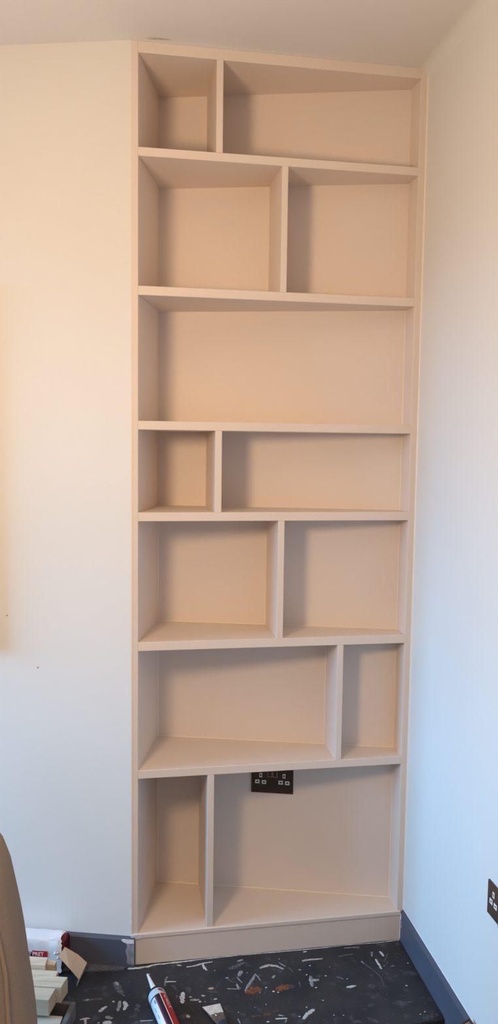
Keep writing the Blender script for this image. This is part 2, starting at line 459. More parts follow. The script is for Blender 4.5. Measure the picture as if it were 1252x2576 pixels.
# side wall with a window opening
side = empty('wall_side', (XL, -2, LOWZ)); struct(side)
box('wall_pier', (XL - 0.1, YB, LOWZ), (XL, WY0, CEIL_Z), WALL, side)
box('wall_pier', (XL - 0.1, WY1, LOWZ), (XL, LW[1] + 0.1, CEIL_Z), WALL, side)
box('wall_below_window', (XL - 0.1, WY0, LOWZ), (XL, WY1, WZ0), WALL, side)
box('wall_above_window', (XL - 0.1, WY0, WZ1), (XL, WY1, CEIL_Z), WALL, side)
win = empty('window_1', (XL - 0.05, (WY0 + WY1) / 2, WZ0)); struct(win, 'white framed window in the side wall')
for a, b in (((WY0, WZ0), (WY0 + 0.06, WZ1)), ((WY1 - 0.06, WZ0), (WY1, WZ1)), ((WY0 + 0.06, WZ0), (WY1 - 0.06, WZ0 + 0.06)), ((WY0 + 0.06, WZ1 - 0.06), (WY1 - 0.06, WZ1)), (((WY0 + WY1) / 2 - 0.02, WZ0 + 0.06), ((WY0 + WY1) / 2 + 0.02, WZ1 - 0.06))):
    box('window_frame', (XL - 0.08, a[0], a[1]), (XL - 0.03, b[0], b[1]), PLASTIC_W, win)
struct(box('ceiling', (XL - 0.1, YB - 0.1, CEIL_Z), (XW + 0.1, 1.3, CEIL_Z + 0.08), CEIL), 'off white ceiling')
struct(box('floor_lower', (XL - 0.1, YB - 0.1, LOWZ - 0.05), (XW + 0.1, 1.3, LOWZ), FLOORWOOD))
# raised platform painted black: ragged right edge
edge = [(0.8520, 0.0), (0.8525, -0.06), (0.8500, -0.13), (0.8515, -0.19), (0.8550, -0.21), (0.8545, -0.25), (0.8565, -0.29), (0.8560, -0.325), (0.8545, -0.35), (0.8535, -0.366)]
poly = [(XL, -0.376), (-0.3, -0.375), (0.4, -0.372), (0.77, -0.372)] + edge[::-1] + [(0.852, 0.02), (-0.02, 0.02), LW]
floor = struct(prism('floor', poly, -0.022, 0.0, BLACKFLOOR, bevel=0.003, sel=lambda e: all(v.co.z > -0.001 and v.co.y < -0.34 for v in e.verts)), 'black painted raised floor spattered with filler')
box('riser', (XL, -0.36, LOWZ), (0.852, -0.342, -0.022), RISER, floor)
# carpet strip left at the foot of the left wall
cs = [on_left(0.012, 0.016), on_left(1.5, 0.016), on_left(1.5, 0.075), on_left(0.30, 0.062), on_left(0.10, 0.045), (-0.045, -0.024)]
prism('carpet_strip', cs, 0.0, 0.004, CARPET, floor)

# baseboards
bl = struct(profile_run('baseboard_left', [(0, -0.004), (0.015, -0.004), (0.015, 0.0885), (0.012, 0.0925), (0, 0.094)], on_left(-0.0125), on_left(1.9), SKIRT), 'dark slate skirting board under the left wall')
br = struct(profile_run('baseboard_right', [(0, LOWZ), (0.0112, LOWZ), (0.0112, 0.0905), (0.0090, 0.0965), (0, 0.1035)], (XW, YB), (XW, 0.0), SKIRT), 'slate skirting board along the right wall')

def ribbon(name, pts, w, material, parent, h=0.0012, z=0.0003, jag=0.32, seed=0):
    """smear of dried filler: tapered strip with ragged edges and a raised middle"""
    rnd = random.Random(seed)
    P = [Vector((p[0], p[1], 0)) for p in pts]
    W = [p[2] for p in pts] if len(pts[0]) > 2 else None
    n = len(P)
    dense, dw = [], []
    for i in range(n - 1):
        for k in range(6):
            t = k / 6
            dense.append(P[i].lerp(P[i + 1], t))
            dw.append((W[i] * (1 - t) + W[i + 1] * t) if W else None)
    dense.append(P[-1]); dw.append(W[-1] if W else None)
    N = len(dense)
    bm = bmesh.new()
    rows = []
    for i, p in enumerate(dense):
        t = (dense[min(i + 1, N - 1)] - dense[max(i - 1, 0)])
        t = t.normalized() if t.length > 1e-9 else Vector((1, 0, 0))
        a = Vector((-t.y, t.x, 0))
        f = i / (N - 1)
        if W: ww = dw[i]
        else: ww = w * (0.45 + 0.55 * math.sin(math.pi * (0.18 + 0.72 * f)))
        l = ww * 0.5 * (1 + rnd.uniform(-jag, jag)); r = ww * 0.5 * (1 + rnd.uniform(-jag, jag))
        rows.append((bm.verts.new(p + a * l + Vector((0, 0, z))), bm.verts.new(p + Vector((0, 0, z + h))), bm.verts.new(p - a * r + Vector((0, 0, z)))))
    for i in range(N - 1):
        for j in range(2):
            bm.faces.new((rows[i][j], rows[i][j + 1], rows[i + 1][j + 1], rows[i + 1][j]))
    # rounded tips
    d0 = (dense[0] - dense[1]).normalized(); d1 = (dense[-1] - dense[-2]).normalized()
    w0 = (rows[0][0].co - rows[0][2].co).length; w1 = (rows[-1][0].co - rows[-1][2].co).length
    t0 = bm.verts.new(dense[0] + d0 * w0 * 0.4 + Vector((0, 0, z))); t1 = bm.verts.new(dense[-1] + d1 * w1 * 0.4 + Vector((0, 0, z)))
    bm.faces.new((rows[0][0], rows[0][1], t0)); bm.faces.new((rows[0][1], rows[0][2], t0))
    bm.faces.new((rows[-1][0], t1, rows[-1][1])); bm.faces.new((rows[-1][1], t1, rows[-1][2]))
    o = from_bm(name, bm, material, parent)
    if o.data.polygons[0].normal.z < 0:
        o.data.flip_normals()
    return o
SMEARNAME = {'r': 'rust_patch', 't': 'bare_patch', 'k': 'paint_chip'}
for i, (pts, w, sh) in enumerate(SMEARS):
    ribbon(SMEARNAME.get(sh, 'filler_smear'), pts, w, SM[sh], floor, h=0.0003 if sh in 'rtuf' else 0.0012, seed=i)
ribbon('filler_line', [(x, y, w * (0.9 if x < 0.07 else 0.5)) for x, y, w in FOOT_LINE], 0, SM['w'], floor, h=0.002, seed=5, jag=0.6)
# scuffed end and primer on the left baseboard, primer specks on the right one
def wall_patch(name, pts, fn, material, parent, th=0.0006):
    """thin patch: pts (t, z) mapped by fn(t, z, off)"""
    bm = bmesh.new()
    A = [bm.verts.new(fn(t, z, 0.0)) for t, z in pts]
    B = [bm.verts.new(fn(t, z, th)) for t, z in pts]
    bm.faces.new(A); bm.faces.new(B[::-1])
    for i in range(len(pts)):
        bm.faces.new((A[i], A[(i + 1) % len(pts)], B[(i + 1) % len(pts)], B[i]))
    return from_bm(name, bm, material, parent)
def lsk(t, z, off): return (*on_left(t, 0.015 + off), z)
wall_patch('scuffed_end', [(-0.0122, 0.012), (-0.0122, 0.086), (0.010, 0.087), (0.013, 0.078), (0.009, 0.070), (0.015, 0.056), (0.012, 0.043), (0.009, 0.030), (0.011, 0.020), (0.008, 0.012)], lsk, SCUFF, bl)
wall_patch('primer_dab', [(0.028, 0.0885), (0.020, 0.082), (0.009, 0.079), (-0.0122, 0.081), (-0.0122, 0.0920), (0.012, 0.0925), (0.024, 0.0925)], lsk, PRIMER, bl, 0.001)
def rsk(t, z, off): return (XW - 0.0112 - off, t, z)
for a, b, c, d in ((-0.012, -0.004, 0.074, 0.092), (-0.0155, -0.0125, 0.066, 0.071), (-0.0158, -0.0128, 0.058, 0.063), (-0.0165, -0.0125, 0.048, 0.055), (-0.006, -0.0015, 0.006, 0.074)):
    wall_patch('primer_dab', [(a, c), (b, c + 0.001), (b + 0.0004, d), (a + 0.001, d + 0.001)], rsk, PRIMER, br)
# small plaster cove where the right wall meets the ceiling
CV = 0.035
cove = [(0, CEIL_Z), (CV, CEIL_Z)] + [(CV + CV * math.cos(math.radians(a)), CEIL_Z - CV + CV * math.sin(math.radians(a))) for a in range(100, 180, 10)] + [(0, CEIL_Z - CV)]
struct(profile_run('trim_1', cove, (XW, YB), (XW, 0.0), WALL), 'small plaster cove between right wall and ceiling')
# caulk line between right baseboard and wall
profile_run('caulk_bead', [(0.0, 0.1030), (0.0014, 0.1022), (0.0, 0.1052)], (XW, YB), (XW, 0.0), PRIMER, br)
# nail marks on the left wall, brown smudge on the ceiling
for (x, y, z) in ((-0.301, 0.082, 0.934), (-0.393, 0.107, 1.092)):
    t = (XC - x) * math.hypot(1, SK)
    wall_patch('nail_mark', [(t - 0.0015, z + 0.0025), (t - 0.003, z + 0.001), (t + 0.0012, z - 0.003), (t + 0.0022, z - 0.0015)], lambda a, b, o: (*on_left(a, 0.0002 + o), b), NAIL, bpy.data.objects['wall_left'])
wall_patch('brown_smudge', [(0.020, -0.019), (0.035, -0.026), (0.060, -0.028), (0.082, -0.026), (0.090, -0.022), (0.070, -0.018), (0.040, -0.014)], lambda a, b, o: (a, b, CEIL_Z - 0.0003 - o), SMUDGE, bpy.data.objects['ceiling'])

# ---------------------------------------------------------------- built-in bookcase
bc = empty('alcove_bookcase', (0.42, 0.0, 0.0))
tag(bc, 'tall blush cream built-in bookcase with staggered open cubbyholes filling the alcove', 'bookcase')
EDGE = 0.0012
front_x = lambda e: all(abs(v.co.y) < 1e-5 for v in e.verts) and abs(e.verts[0].co.z - e.verts[1].co.z) < 1e-5
front_z = lambda e: all(abs(v.co.y) < 1e-5 for v in e.verts) and abs(e.verts[0].co.x - e.verts[1].co.x) < 1e-5
prism('back_panel', [(-0.03, back_y(-0.03)), (XW - 0.001, back_y(XW)), (XW - 0.001, back_y(XW) + 0.02), (-0.03, back_y(-0.03) + 0.02)], 0.02, CEIL_Z - 0.001, UNIT, bc)
prism('side_panel', [(0, 0.02), (0.26 * 0.02, 0.02), (XJ, back_y(XJ)), (XJ - 0.03, back_y(XJ - 0.03)), (-0.006, 0.02)], 0.02, CEIL_Z - 0.001, UNIT, bc)
box('side_panel', (XR, 0.02, 0.02), (XW - 0.001, back_y(XR), CEIL_Z - 0.001), UNIT, bc)
prism('stile', [(XC, 0.0), (0.0, 0.0), (0.26 * 0.02, 0.02), (XC + 0.004, 0.02)], 0.087, CEIL_Z - 0.0005, UNIT, bc, EDGE, 1, lambda e: all(abs(v.co.y) < 1e-5 and abs(v.co.x) < 1e-5 for v in e.verts))
box('stile', (XR, 0.0, 0.095), (XW - 0.001, 0.02, CEIL_Z - 0.0005), UNIT, bc, EDGE, 1, lambda e: all(abs(v.co.y) < 1e-5 and abs(v.co.x - XR) < 1e-5 for v in e.verts))
shelf_poly = [(0, 0), (XR, 0), (XR, back_y(XR)), (XJ, back_y(XJ))]
prism('top_panel', shelf_poly, TOPS[0], CEIL_Z - 0.0005, UNIT, bc, EDGE, 1, lambda e: front_x(e) and e.verts[0].co.z < TOPS[0] + 0.001)
for i in range(6):
    prism('shelf', shelf_poly, TOPS[i + 1], BOTS[i], UNIT, bc, EDGE, 1, front_x)
prism('bottom_panel', [(XC + 0.004, -0.004), (XR + 0.010, -0.004), (XR + 0.010, 0.0), (XR, 0.0), (XR, back_y(XR)), (XJ, back_y(XJ)), (0, 0), (XC + 0.004, 0)], 0.0860, BOTS[6], UNIT, bc, 0.005, 3, lambda e: all(v.co.y < -0.003 and v.co.z > 0.09 for v in e.verts))
box('plinth', (-0.0195, -0.0025, 0.001), (XW - 0.0115, 0.016, 0.0865), UNIT, bc)
DIV = [(0, 0.2242, 0.2437), (1, 0.4207, 0.4395), (3, 0.2292, 0.2493), (4, 0.4258, 0.4451), (5, 0.6218, 0.6411), (6, 0.2141, 0.2346)]
for r, x0, x1 in DIV:
    prism('divider', [(x0, 0), (x1, 0), (x1, back_y(x1)), (x0, back_y(x0))], BOTS[r], TOPS[r], UNIT, bc, EDGE, 1, front_z)
# caulk beads along the back edges of the cubbyholes
for r in range(7):
    d = [q for q in DIV if q[0] == r]
    cells = [(None, d[0][1]), (d[0][2], XR)] if d else [(None, XR)]
    for a, b in cells:
        xa = XJ if a is None else a
        za, zb = BOTS[r], TOPS[r]
        c = 0.0022
        if r >= 2:
            y0, y1 = back_y(xa), back_y(b)
            bm = bmesh.new()
            A = [bm.verts.new(v) for v in ((xa, y0, za), (xa, y0 - c * 1.3, za), (xa, y0, za + c))]
            B = [bm.verts.new(v) for v in ((b, y1, za), (b, y1 - c * 1.3, za), (b, y1, za + c))]
            bm.faces.new(A); bm.faces.new(B[::-1])
            for k in range(3): bm.faces.new((A[k], A[(k + 1) % 3], B[(k + 1) % 3], B[k]))
            from_bm('caulk_bead', bm, CAULK, bc)
            prism('caulk_bead', [(b, back_y(b)), (b - c, back_y(b - c)), (b, back_y(b) - c)], za, zb, CAULK, bc)
        if a is None and r >= 4:
            prism('caulk_bead', [(XJ, back_y(XJ)), (XJ + c, back_y(XJ + c)), (XJ - 0.26 * c, back_y(XJ) - c)], za, zb, CAULK, bc)
# bead between bookcase and right wall, and down the left corner
prism('caulk_bead', [(XW, 0.0), (XW - 0.0035, 0.0), (XW, -0.0035)], 0.10, CEIL_Z - 0.01, CAULK, bc)
prism('caulk_bead', [(XC - 0.0016, -0.0002), (XC + 0.0014, -0.0008), (XC + 0.0014, 0.0005)], 0.245, 1.75, CAULK, bc)
prism('primer_line', [(XC - 0.0026, -0.0002), (XC + 0.0012, -0.0012), (XC + 0.0012, 0.0005)], 0.092, 0.245, PRIMER, bc)
bm_poly = [(XC + 0.006, -0.0058), (XR + 0.0115, -0.0058), (XR + 0.0115, -0.003), (XC + 0.006, -0.003)]
prism('front_edge', bm_poly, 0.0880, 0.1005, UNIT, bc, 0.0024, 3, lambda e: all(v.co.y < -0.005 and v.co.z > 0.09 for v in e.verts))
prism('primer_line', [(XC - 0.001, -0.0072), (XC + 0.010, -0.0076), (0.004, -0.0068), (0.016, -0.0060), (0.018, -0.003), (XC - 0.001, -0.003)], 0.0868, 0.1012, PRIMER, bc, 0.0012, 1)

# ---------------------------------------------------------------- sockets
def make_socket(name, origin, xdir, ndir, label):
    """double wall socket; origin = lower-left corner on the wall, xdir along the wall, ndir out of it"""
    o = Vector(origin); X = Vector(xdir).normalized(); N = Vector(ndir).normalized(); Z = Vector((0, 0, 1))
    root = empty(name, o)
    tag(root, label, 'socket', 'double wall sockets')
    def slab(nm, x0, x1, z0, z1, d0, d1, m, par, hole=None):
        bm = bmesh.new()
        c = [(x0, z0), (x1, z0), (x1, z1), (x0, z1)]
        A = [bm.verts.new(o + X * a + Z * b + N * d0) for a, b in c]
        B = [bm.verts.new(o + X * a + Z * b + N * d1) for a, b in c]
        bm.faces.new(A[::-1]); 
        if hole is None:
            bm.faces.new(B)
        else:
            h = [(hole[0], hole[2]), (hole[1], hole[2]), (hole[1], hole[3]), (hole[0], hole[3])]
            H = [bm.verts.new(o + X * a + Z * b + N * d1) for a, b in h]
            G = [bm.verts.new(o + X * a + Z * b + N * (d0 + 0.0002)) for a, b in h]
            for k in range(4):
                bm.faces.new((B[k], B[(k + 1) % 4], H[(k + 1) % 4], H[k]))
                bm.faces.new((H[k], H[(k + 1) % 4], G[(k + 1) % 4], G[k]))
        for k in range(4):
            bm.faces.new((A[k], A[(k + 1) % 4], B[(k + 1) % 4], B[k]))
        return from_bm(nm, bm, m, par)
    plate = slab('plate', 0, 0.1415, 0, 0.086, 0.0, 0.0045, BRASS, root)
    for cx in (0.0315, 0.1105):
        for (dx, dz, w, h, hw, hh) in ((0, 0.0610, 0.0098, 0.0150, 0.0040, 0.0082), (-0.0112, 0.0385, 0.0150, 0.0130, 0.0066, 0.0046), (0.0112, 0.0375, 0.0150, 0.0130, 0.0066, 0.0046)):
            x = cx + dx
            sl = slab('pin_shutter', x - w / 2, x + w / 2, dz - h / 2, dz + h / 2, 0.0045, 0.0056, PLASTIC_W, root, (x - hw / 2, x + hw / 2, dz - hh / 2, dz + hh / 2))
            slab('pin_hole', x - hw / 2, x + hw / 2, dz - hh / 2, dz + hh / 2, 0.0046, 0.0048, HOLE, sl)
    for cx in (0.0625, 0.0800):
        fr = slab('switch_surround', cx - 0.0078, cx + 0.0078, 0.0555, 0.0800, 0.0045, 0.0054, CHROME, root)
        slab('switch_rocker', cx - 0.0058, cx + 0.0058, 0.0580, 0.0778, 0.0054, 0.0075, BRASS, fr)
    for cx in (0.011, 0.1305):
        slab('screw', cx - 0.0016, cx + 0.0016, 0.0440, 0.0475, 0.0045, 0.0052, HOLE, root)
    return root
bx_, by_ = 0.388, back_y(0.388)
make_socket('wall_socket', (bx_, by_ - 0.0002, 0.4435), (1, -SK, 0), (-SK, -1, 0), 'double bronze wall socket inside the lowest wide cubbyhole of the bookcase')
make_socket('wall_socket', (XW - 0.0002, -0.577, 0.4480), (0, -1, 0), (-1, 0, 0), 'double bronze wall socket on the white wall above the slate skirting')
# black plug in the far pins of the wall socket
pl = empty('power_plug', (XW - 0.0056, -0.697, 0.43))
tag(pl, 'black plug pushed into the socket on the white wall', 'plug')
pb = box('plug_body', (XW - 0.0302, -0.716, 0.4680), (XW - 0.0052, -0.677, 0.5010), PLASTIC_B, pl, 0.006, 3)
tube('cord_grip', [(XW - 0.018, -0.697, 0.472), (XW - 0.018, -0.697, 0.450), (XW - 0.018, -0.697, 0.432)], [0.0075, 0.006, 0.0045], PLASTIC_B, pl)
tube('cord', [(XW - 0.018, -0.697, 0.436), (XW - 0.018, -0.700, 0.25), (XW - 0.025, -0.73, 0.0), (XW - 0.03, -0.80, -0.12), (XW - 0.04, -0.95, LOWZ + 0.004), (XW - 0.05, -1.5, LOWZ + 0.004)], 0.0032, PLASTIC_B, pl)

# ---------------------------------------------------------------- grey timber post end by the right skirting
po = empty('timber_post', (0.83, -0.535, LOWZ))
tag(po, 'short grey painted timber post standing against the slate skirting', 'post')
post_plan = [(0.8190, -0.5335), (0.8260, -0.5800), (0.8538, -0.5700), (0.8538, -0.5165)]
prism('post', post_plan, LOWZ, 0.112, POSTGREY, po, 0.003, 1)
tube('dark_edge', [(0.8205, -0.5335, 0.1125), (0.8530, -0.5170, 0.1125), (0.8530, -0.5690, 0.1125)], 0.0030, RISER, po)

# ---------------------------------------------------------------- beige armchair
ac = empty('armchair', (-0.70, -0.90, LOWZ))
tag(ac, 'beige upholstered armchair with piped seams standing below the platform', 'armchair')
prof = [(-0.19, -0.196), (-0.05, -0.200), (0.10, -0.206), (0.25, -0.214), (0.362, -0.226), (0.442, -0.2255), (0.505, -0.232), (0.563, -0.240), (0.626, -0.247), (0.680, -0.255), (0.743, -0.267), (0.779, -0.274), (0.828, -0.291), (0.868, -0.318), (0.90, -0.362), (0.918, -0.42), (0.925, -0.50)]
prof = [(z, x) for z, x in prof]
def lerp_prof(z):
    for (za, xa), (zb, xb) in zip(prof, prof[1:]):
        if za <= z <= zb: return xa + (xb - xa) * (z - za) / (zb - za)
    return prof[-1][1]
XMID = -0.68
def back_loft(name, z_list, y0, y1, inset, material, parent):
    """backrest whose right and left outlines follow prof; rounded corners in plan"""
    bm = bmesh.new()
    rings = []
    for z in z_list:
        hx = lerp_prof(z) - inset - XMID
        top = max(0.0, (z - 0.80) / 0.125)
        hy = (y1 - y0) / 2 * (1 - 0.55 * top * top)
        cy = (y0 + y1) / 2
        ring = []
        for k in range(48):
            a = 2 * math.pi * k / 48
            ca, sa = math.cos(a), math.sin(a)
            e = 2 / 9
            ring.append(bm.verts.new((XMID + hx * math.copysign(abs(ca) ** e, ca), cy + hy * math.copysign(abs(sa) ** (2 / 3.2), sa), z)))
        rings.append(ring)
    for a, b in zip(rings, rings[1:]):
        for k in range(48):
            bm.faces.new((a[k], a[(k + 1) % 48], b[(k + 1) % 48], b[k]))
    bm.faces.new(rings[0][::-1]); bm.faces.new(rings[-1])
    return from_bm(name, bm, material, parent, smooth=True)
zs = [-0.13 + i * 0.035 for i in range(31)] 
zs = [z for z in zs if z < 0.925] + [0.924]
bk = back_loft('backrest', zs, -0.90, -0.70, 0.0, FABRIC, ac)
seam = [(-0.272, -0.10), (-0.268, 0.20), (-0.2655, 0.36), (-0.2665, 0.447), (-0.269, 0.530), (-0.2735, 0.609), (-0.284, 0.677), (-0.295, 0.725), (-0.315, 0.785), (-0.350, 0.835), (-0.42, 0.86), (-0.52, 0.868)]
def seam_y(x, z):
    hx = lerp_prof(z) - XMID
    top = max(0.0, (z - 0.80) / 0.125)
    hy = 0.10 * (1 - 0.55 * top * top)
    ca = min(1.0, abs((x - XMID) / hx)) ** (9 / 2)
    sa = math.sqrt(max(0.0, 1 - ca * ca))
    return -0.80 - hy * sa ** (2 / 3.2)
tube('piped_seam', [(x, seam_y(x, z) - 0.001, z) for x, z in seam], 0.0042, FABRIC_SEAM, ac)
box('seat', (-1.08, -1.42, 0.0), (-0.29, -0.86, 0.16), FABRIC, ac, 0.03, 3)
box('seat_cushion', (-0.99, -1.44, 0.16), (-0.37, -0.88, 0.28), FABRIC, ac, 0.035, 4)
for xa, xb in ((-1.13, -0.98), (-0.38, -0.235)):
    box('armrest', (xa, -1.42, -0.10), (xb, -0.82, 0.40), FABRIC, ac, 0.05, 5)
for fx in (-1.08, -0.30):
    for fy in (-1.36, -0.78):
        tube('foot', [(fx, fy, LOWZ), (fx, fy, -0.09)], [0.018, 0.026], RISER, ac, 12)

# ---------------------------------------------------------------- pile by the left wall
# grey tray
ux = Vector((1, -0.25)).normalized(); uy = Vector((0.25, 1)).normalized()
def pile(o, a, b): return (o[0] + ux.x * a + uy.x * b, o[1] + ux.y * a + uy.y * b)
tr = empty('storage_tray', (-0.30, -0.16, 0.0))
tag(tr, 'shallow grey tray full of timber offcuts beside the armchair', 'tray')
c0 = (-0.179, -0.205)          # far right outer corner of the tray rim
def trp(a, b): return pile(c0, a, b)
prism('tray_base', [trp(-0.30, -0.14), trp(0, -0.14), trp(0, 0.0), trp(-0.30, 0.0)], 0.0, 0.008, TRAYCARD, tr)
for a0, a1, b0, b1 in ((-0.014, 0, -0.14, 0), (-0.30, -0.286, -0.14, 0), (-0.286, -0.014, -0.012, 0), (-0.286, -0.014, -0.14, -0.128)):
    prism('tray_wall', [trp(a0, b0), trp(a1, b0), trp(a1, b1), trp(a0, b1)], 0.008, 0.048, TRAY, tr, 0.002, 1)
def plank(poly, z0, z1, label, name='timber_offcut'):
    """plank with pale long faces and orange end grain at the right-hand end"""
    root = empty(name, (sum(p[0] for p in poly) / 4, sum(p[1] for p in poly) / 4, z0))
    tag(root, label, 'wood offcut', 'pine offcuts heaped in the tray')
    o = prism('timber', poly, z0, z1, [PINE, PINE_END], root, 0.0008)
    for p in o.data.polygons:
        if p.normal.x > 0.7: p.material_index = 1
    return root
def left_ext(p, d): return (p[0] - ux.x * d, p[1] - ux.y * d)
def quad(fr, nr, wl):
    """far right, near right corners, length to the left"""
    return [left_ext(nr, wl), nr, fr, left_ext(fr, wl)]
plank(quad((-0.234, -0.2105), (-0.249, -0.2560), 0.14), 0.050, 0.097, 'thick pine offcut at the front of the heap, widest pale top')
plank(quad((-0.2120, -0.1895), (-0.2190, -0.2098), 0.16), 0.050, 0.097, 'pine batten between the thick offcut and the longest batten')
plank(quad((-0.2030, -0.1685), (-0.2115, -0.1888), 0.17), 0.050, 0.0975, 'longest pine batten of the heap, its end grain sticking out furthest')
plank(quad((-0.2310, -0.1370), (-0.2370, -0.1580), 0.15), 0.050, 0.0970, 'short pine batten lying behind the longest batten')
plank(quad((-0.2640, -0.0905), (-0.2695, -0.1255), 0.12), 0.060, 0.1100, 'broad pine offcut in front of the filler bag label')
plank(quad((-0.2390, -0.0925), (-0.2440, -0.1115), 0.05), 0.050, 0.0990, 'small pine block wedged beside the broad offcut')
plank(quad((-0.212, -0.2480), (-0.2230, -0.3070), 0.15), 0.008, 0.040, 'pine offcut lying low inside the grey tray, nearest its corner')
# offcuts behind the tray lie on a bearer batten
plank(quad((-0.236, -0.080), (-0.241, -0.1840), 0.09), 0.009, 0.0498, 'rough pine bearer block underneath the heap of battens')

# filler bag
fb = empty('filler_bag', (-0.30, 0.02, 0.0))
tag(fb, 'white paper bag of filler with a red lettered label leaning at the left skirting', 'bag')
bo = (-0.2290, -0.0200)         # near right foot of the bag
def bgp(a, b): return pile(bo, a, b)
rb = random.Random(3)
bm = bmesh.new()
nA, nH = 14, 9
LEN, DEP, HGT = 0.19, 0.062, 0.113
# closed sack: rings around the long axis, with crumples
rings = []
for i in range(nA + 1):
    f = i / nA
    a = -LEN * (1 - f)
    ring = []
    sec = []
    for k in range(28):
        th = 2 * math.pi * k / 28
        ca, sa = math.cos(th), math.sin(th)
        e = 2 / 6
        b = DEP / 2 + DEP / 2 * math.copysign(abs(ca) ** e, ca)
        z = HGT / 2 + HGT / 2 * math.copysign(abs(sa) ** e, sa)
        cr = 0.0028 if f < 0.75 else 0.0075
        if z > 0.006:
            b += rb.uniform(-cr, cr) * 0.6; z += rb.uniform(-cr, cr) * (0.7 if z > 0.09 else 0.3)
        z = max(0.0, z)
        aa = a + (rb.uniform(-0.008, 0.006) if i == nA else 0)
        x, y = bgp(aa, b)
        ring.append(bm.verts.new((x, y, z)))
    rings.append(ring)
for a, b in zip(rings, rings[1:]):
    for k in range(28):
        bm.faces.new((a[k], a[(k + 1) % 28], b[(k + 1) % 28], b[k]))
bm.faces.new(rings[0][::-1])
bag_o = from_bm('bag_body', bm, BAG, fb, smooth=True)
sb = bag_o.modifiers.new('smooth', 'SUBSURF'); sb.levels = 1; sb.render_levels = 1
# dark red lining at the torn end
bm = bmesh.new()
cen = bgp(0.002, DEP * 0.55)
pts = []
for k in range(18):
    th = 2 * math.pi * k / 18
    b = DEP * 0.56 + DEP * 0.50 * math.cos(th); z = 0.072 + 0.040 * math.sin(th)
    pts.append((b, z))
V = [bm.verts.new((*bgp(0.004 + rb.uniform(-0.003, 0.004), b), z)) for b, z in pts]
V2 = [bm.verts.new((*bgp(-0.012, b), z)) for b, z in pts]
bm.faces.new(V); bm.faces.new(V2[::-1])
for k in range(18): bm.faces.new((V[k], V[(k + 1) % 18], V2[(k + 1) % 18], V2[k]))
from_bm('torn_lining', bm, BAGDARK, fb)
# torn folds of paper at the mouth
for q, (a, b, z, s) in enumerate(((-0.012, 0.004, 0.098, 0.020), (-0.008, 0.010, 0.080, 0.016), (-0.018, -0.003, 0.074, 0.016), (-0.010, -0.001, 0.058, 0.014))):
    bm = bmesh.new()
    vv = []
    for k in range(7):
        th = 2 * math.pi * k / 7
        r_ = s * rb.uniform(0.45, 0.75)
        vv.append(bm.verts.new((*bgp(a + r_ * math.cos(th) * 0.8, b + 0.001 + rb.uniform(-0.003, 0.003)), z + r_ * math.sin(th))))
    c_ = bm.verts.new((*bgp(a, b - 0.004), z))
    for k in range(7): bm.faces.new((vv[k], vv[(k + 1) % 7], c_))
    o = from_bm('torn_paper', bm, BAG, fb)
    md = o.modifiers.new('thick', 'SOLIDIFY'); md.thickness = 0.0008
# label print
def on_bag(a, z, off=0.004): 
    x, y = bgp(a, -off)
    return (x, y, z)
def bag_rect(name, a0, a1, z0, z1, m, off):
    me = bpy.data.meshes.new(name)
    A = [on_bag(a, z, off) for a, z in ((a0, z0), (a1, z0), (a1, z1), (a0, z1))]
    B = [on_bag(a, z, off - 0.008) for a, z in ((a0, z0), (a1, z0), (a1, z1), (a0, z1))]
    me.from_pydata(A + B, [], [(0, 1, 2, 3), (7, 6, 5, 4), (0, 4, 5, 1), (1, 5, 6, 2), (2, 6, 7, 3), (3, 7, 4, 0)])
    return link(name, me, m, fb)
lab = bag_rect('red_label', -0.0925, -0.0450, 0.0585, 0.0755, BAGRED, 0.0022)
mapped_text('label_lettering', 'PRET', 0.0165, lambda x, y: on_bag(-0.0920 + x * 0.98, 0.0612 + y, 0.0025), PLASTIC_W, lab)
blk = bag_rect('black_label', -0.140, -0.0925, 0.0585, 0.0700, INKBLACK, 0.0020)
mapped_text('label_lettering', 'T', 0.0140, lambda x, y: on_bag(-0.1030 + x * 0.98, 0.0600 + y, 0.0024), PLASTIC_W, blk)
# folded card flap
cf = empty('card_flap', (-0.19, -0.04, 0.0))
tag(cf, 'creased piece of brown card propped against the torn end of the bag', 'card')
P1, P6, F1, F2, E1, E2 = [Vector(v) for v in ((-0.2207, -0.0139, 0.088), (-0.236, -0.0407, 0.075), (-0.1851, -0.0109, 0.060), (-0.203, -0.065, 0.050), (-0.1544, -0.0209, 0.035), (-0.1768, -0.0734, 0.0205))]
def card_piece(nm, quad_, m):
    me = bpy.data.meshes.new(nm)
    n_ = (quad_[1] - quad_[0]).cross(quad_[3] - quad_[0]).normalized() * 0.0016
    me.from_pydata([tuple(v) for v in quad_] + [tuple(v - n_) for v in quad_], [], [(0, 1, 2, 3), (7, 6, 5, 4), (0, 4, 5, 1), (1, 5, 6, 2), (2, 6, 7, 3), (3, 7, 4, 0)])
    return link(nm, me, m, cf)
card_piece('upper_leaf', [P1, P6, F2, F1], CARD)
card_piece('lower_leaf', [F1 + Vector((0, 0, 0.001)), F2 + Vector((0, 0, 0.001)), E2, E1], CARD)
card_piece('foot_leaf', [E1, E2, E2 + Vector((-0.006, -0.002, -0.0200)), E1 + Vector((-0.012, 0.002, -0.0345))], CARD)

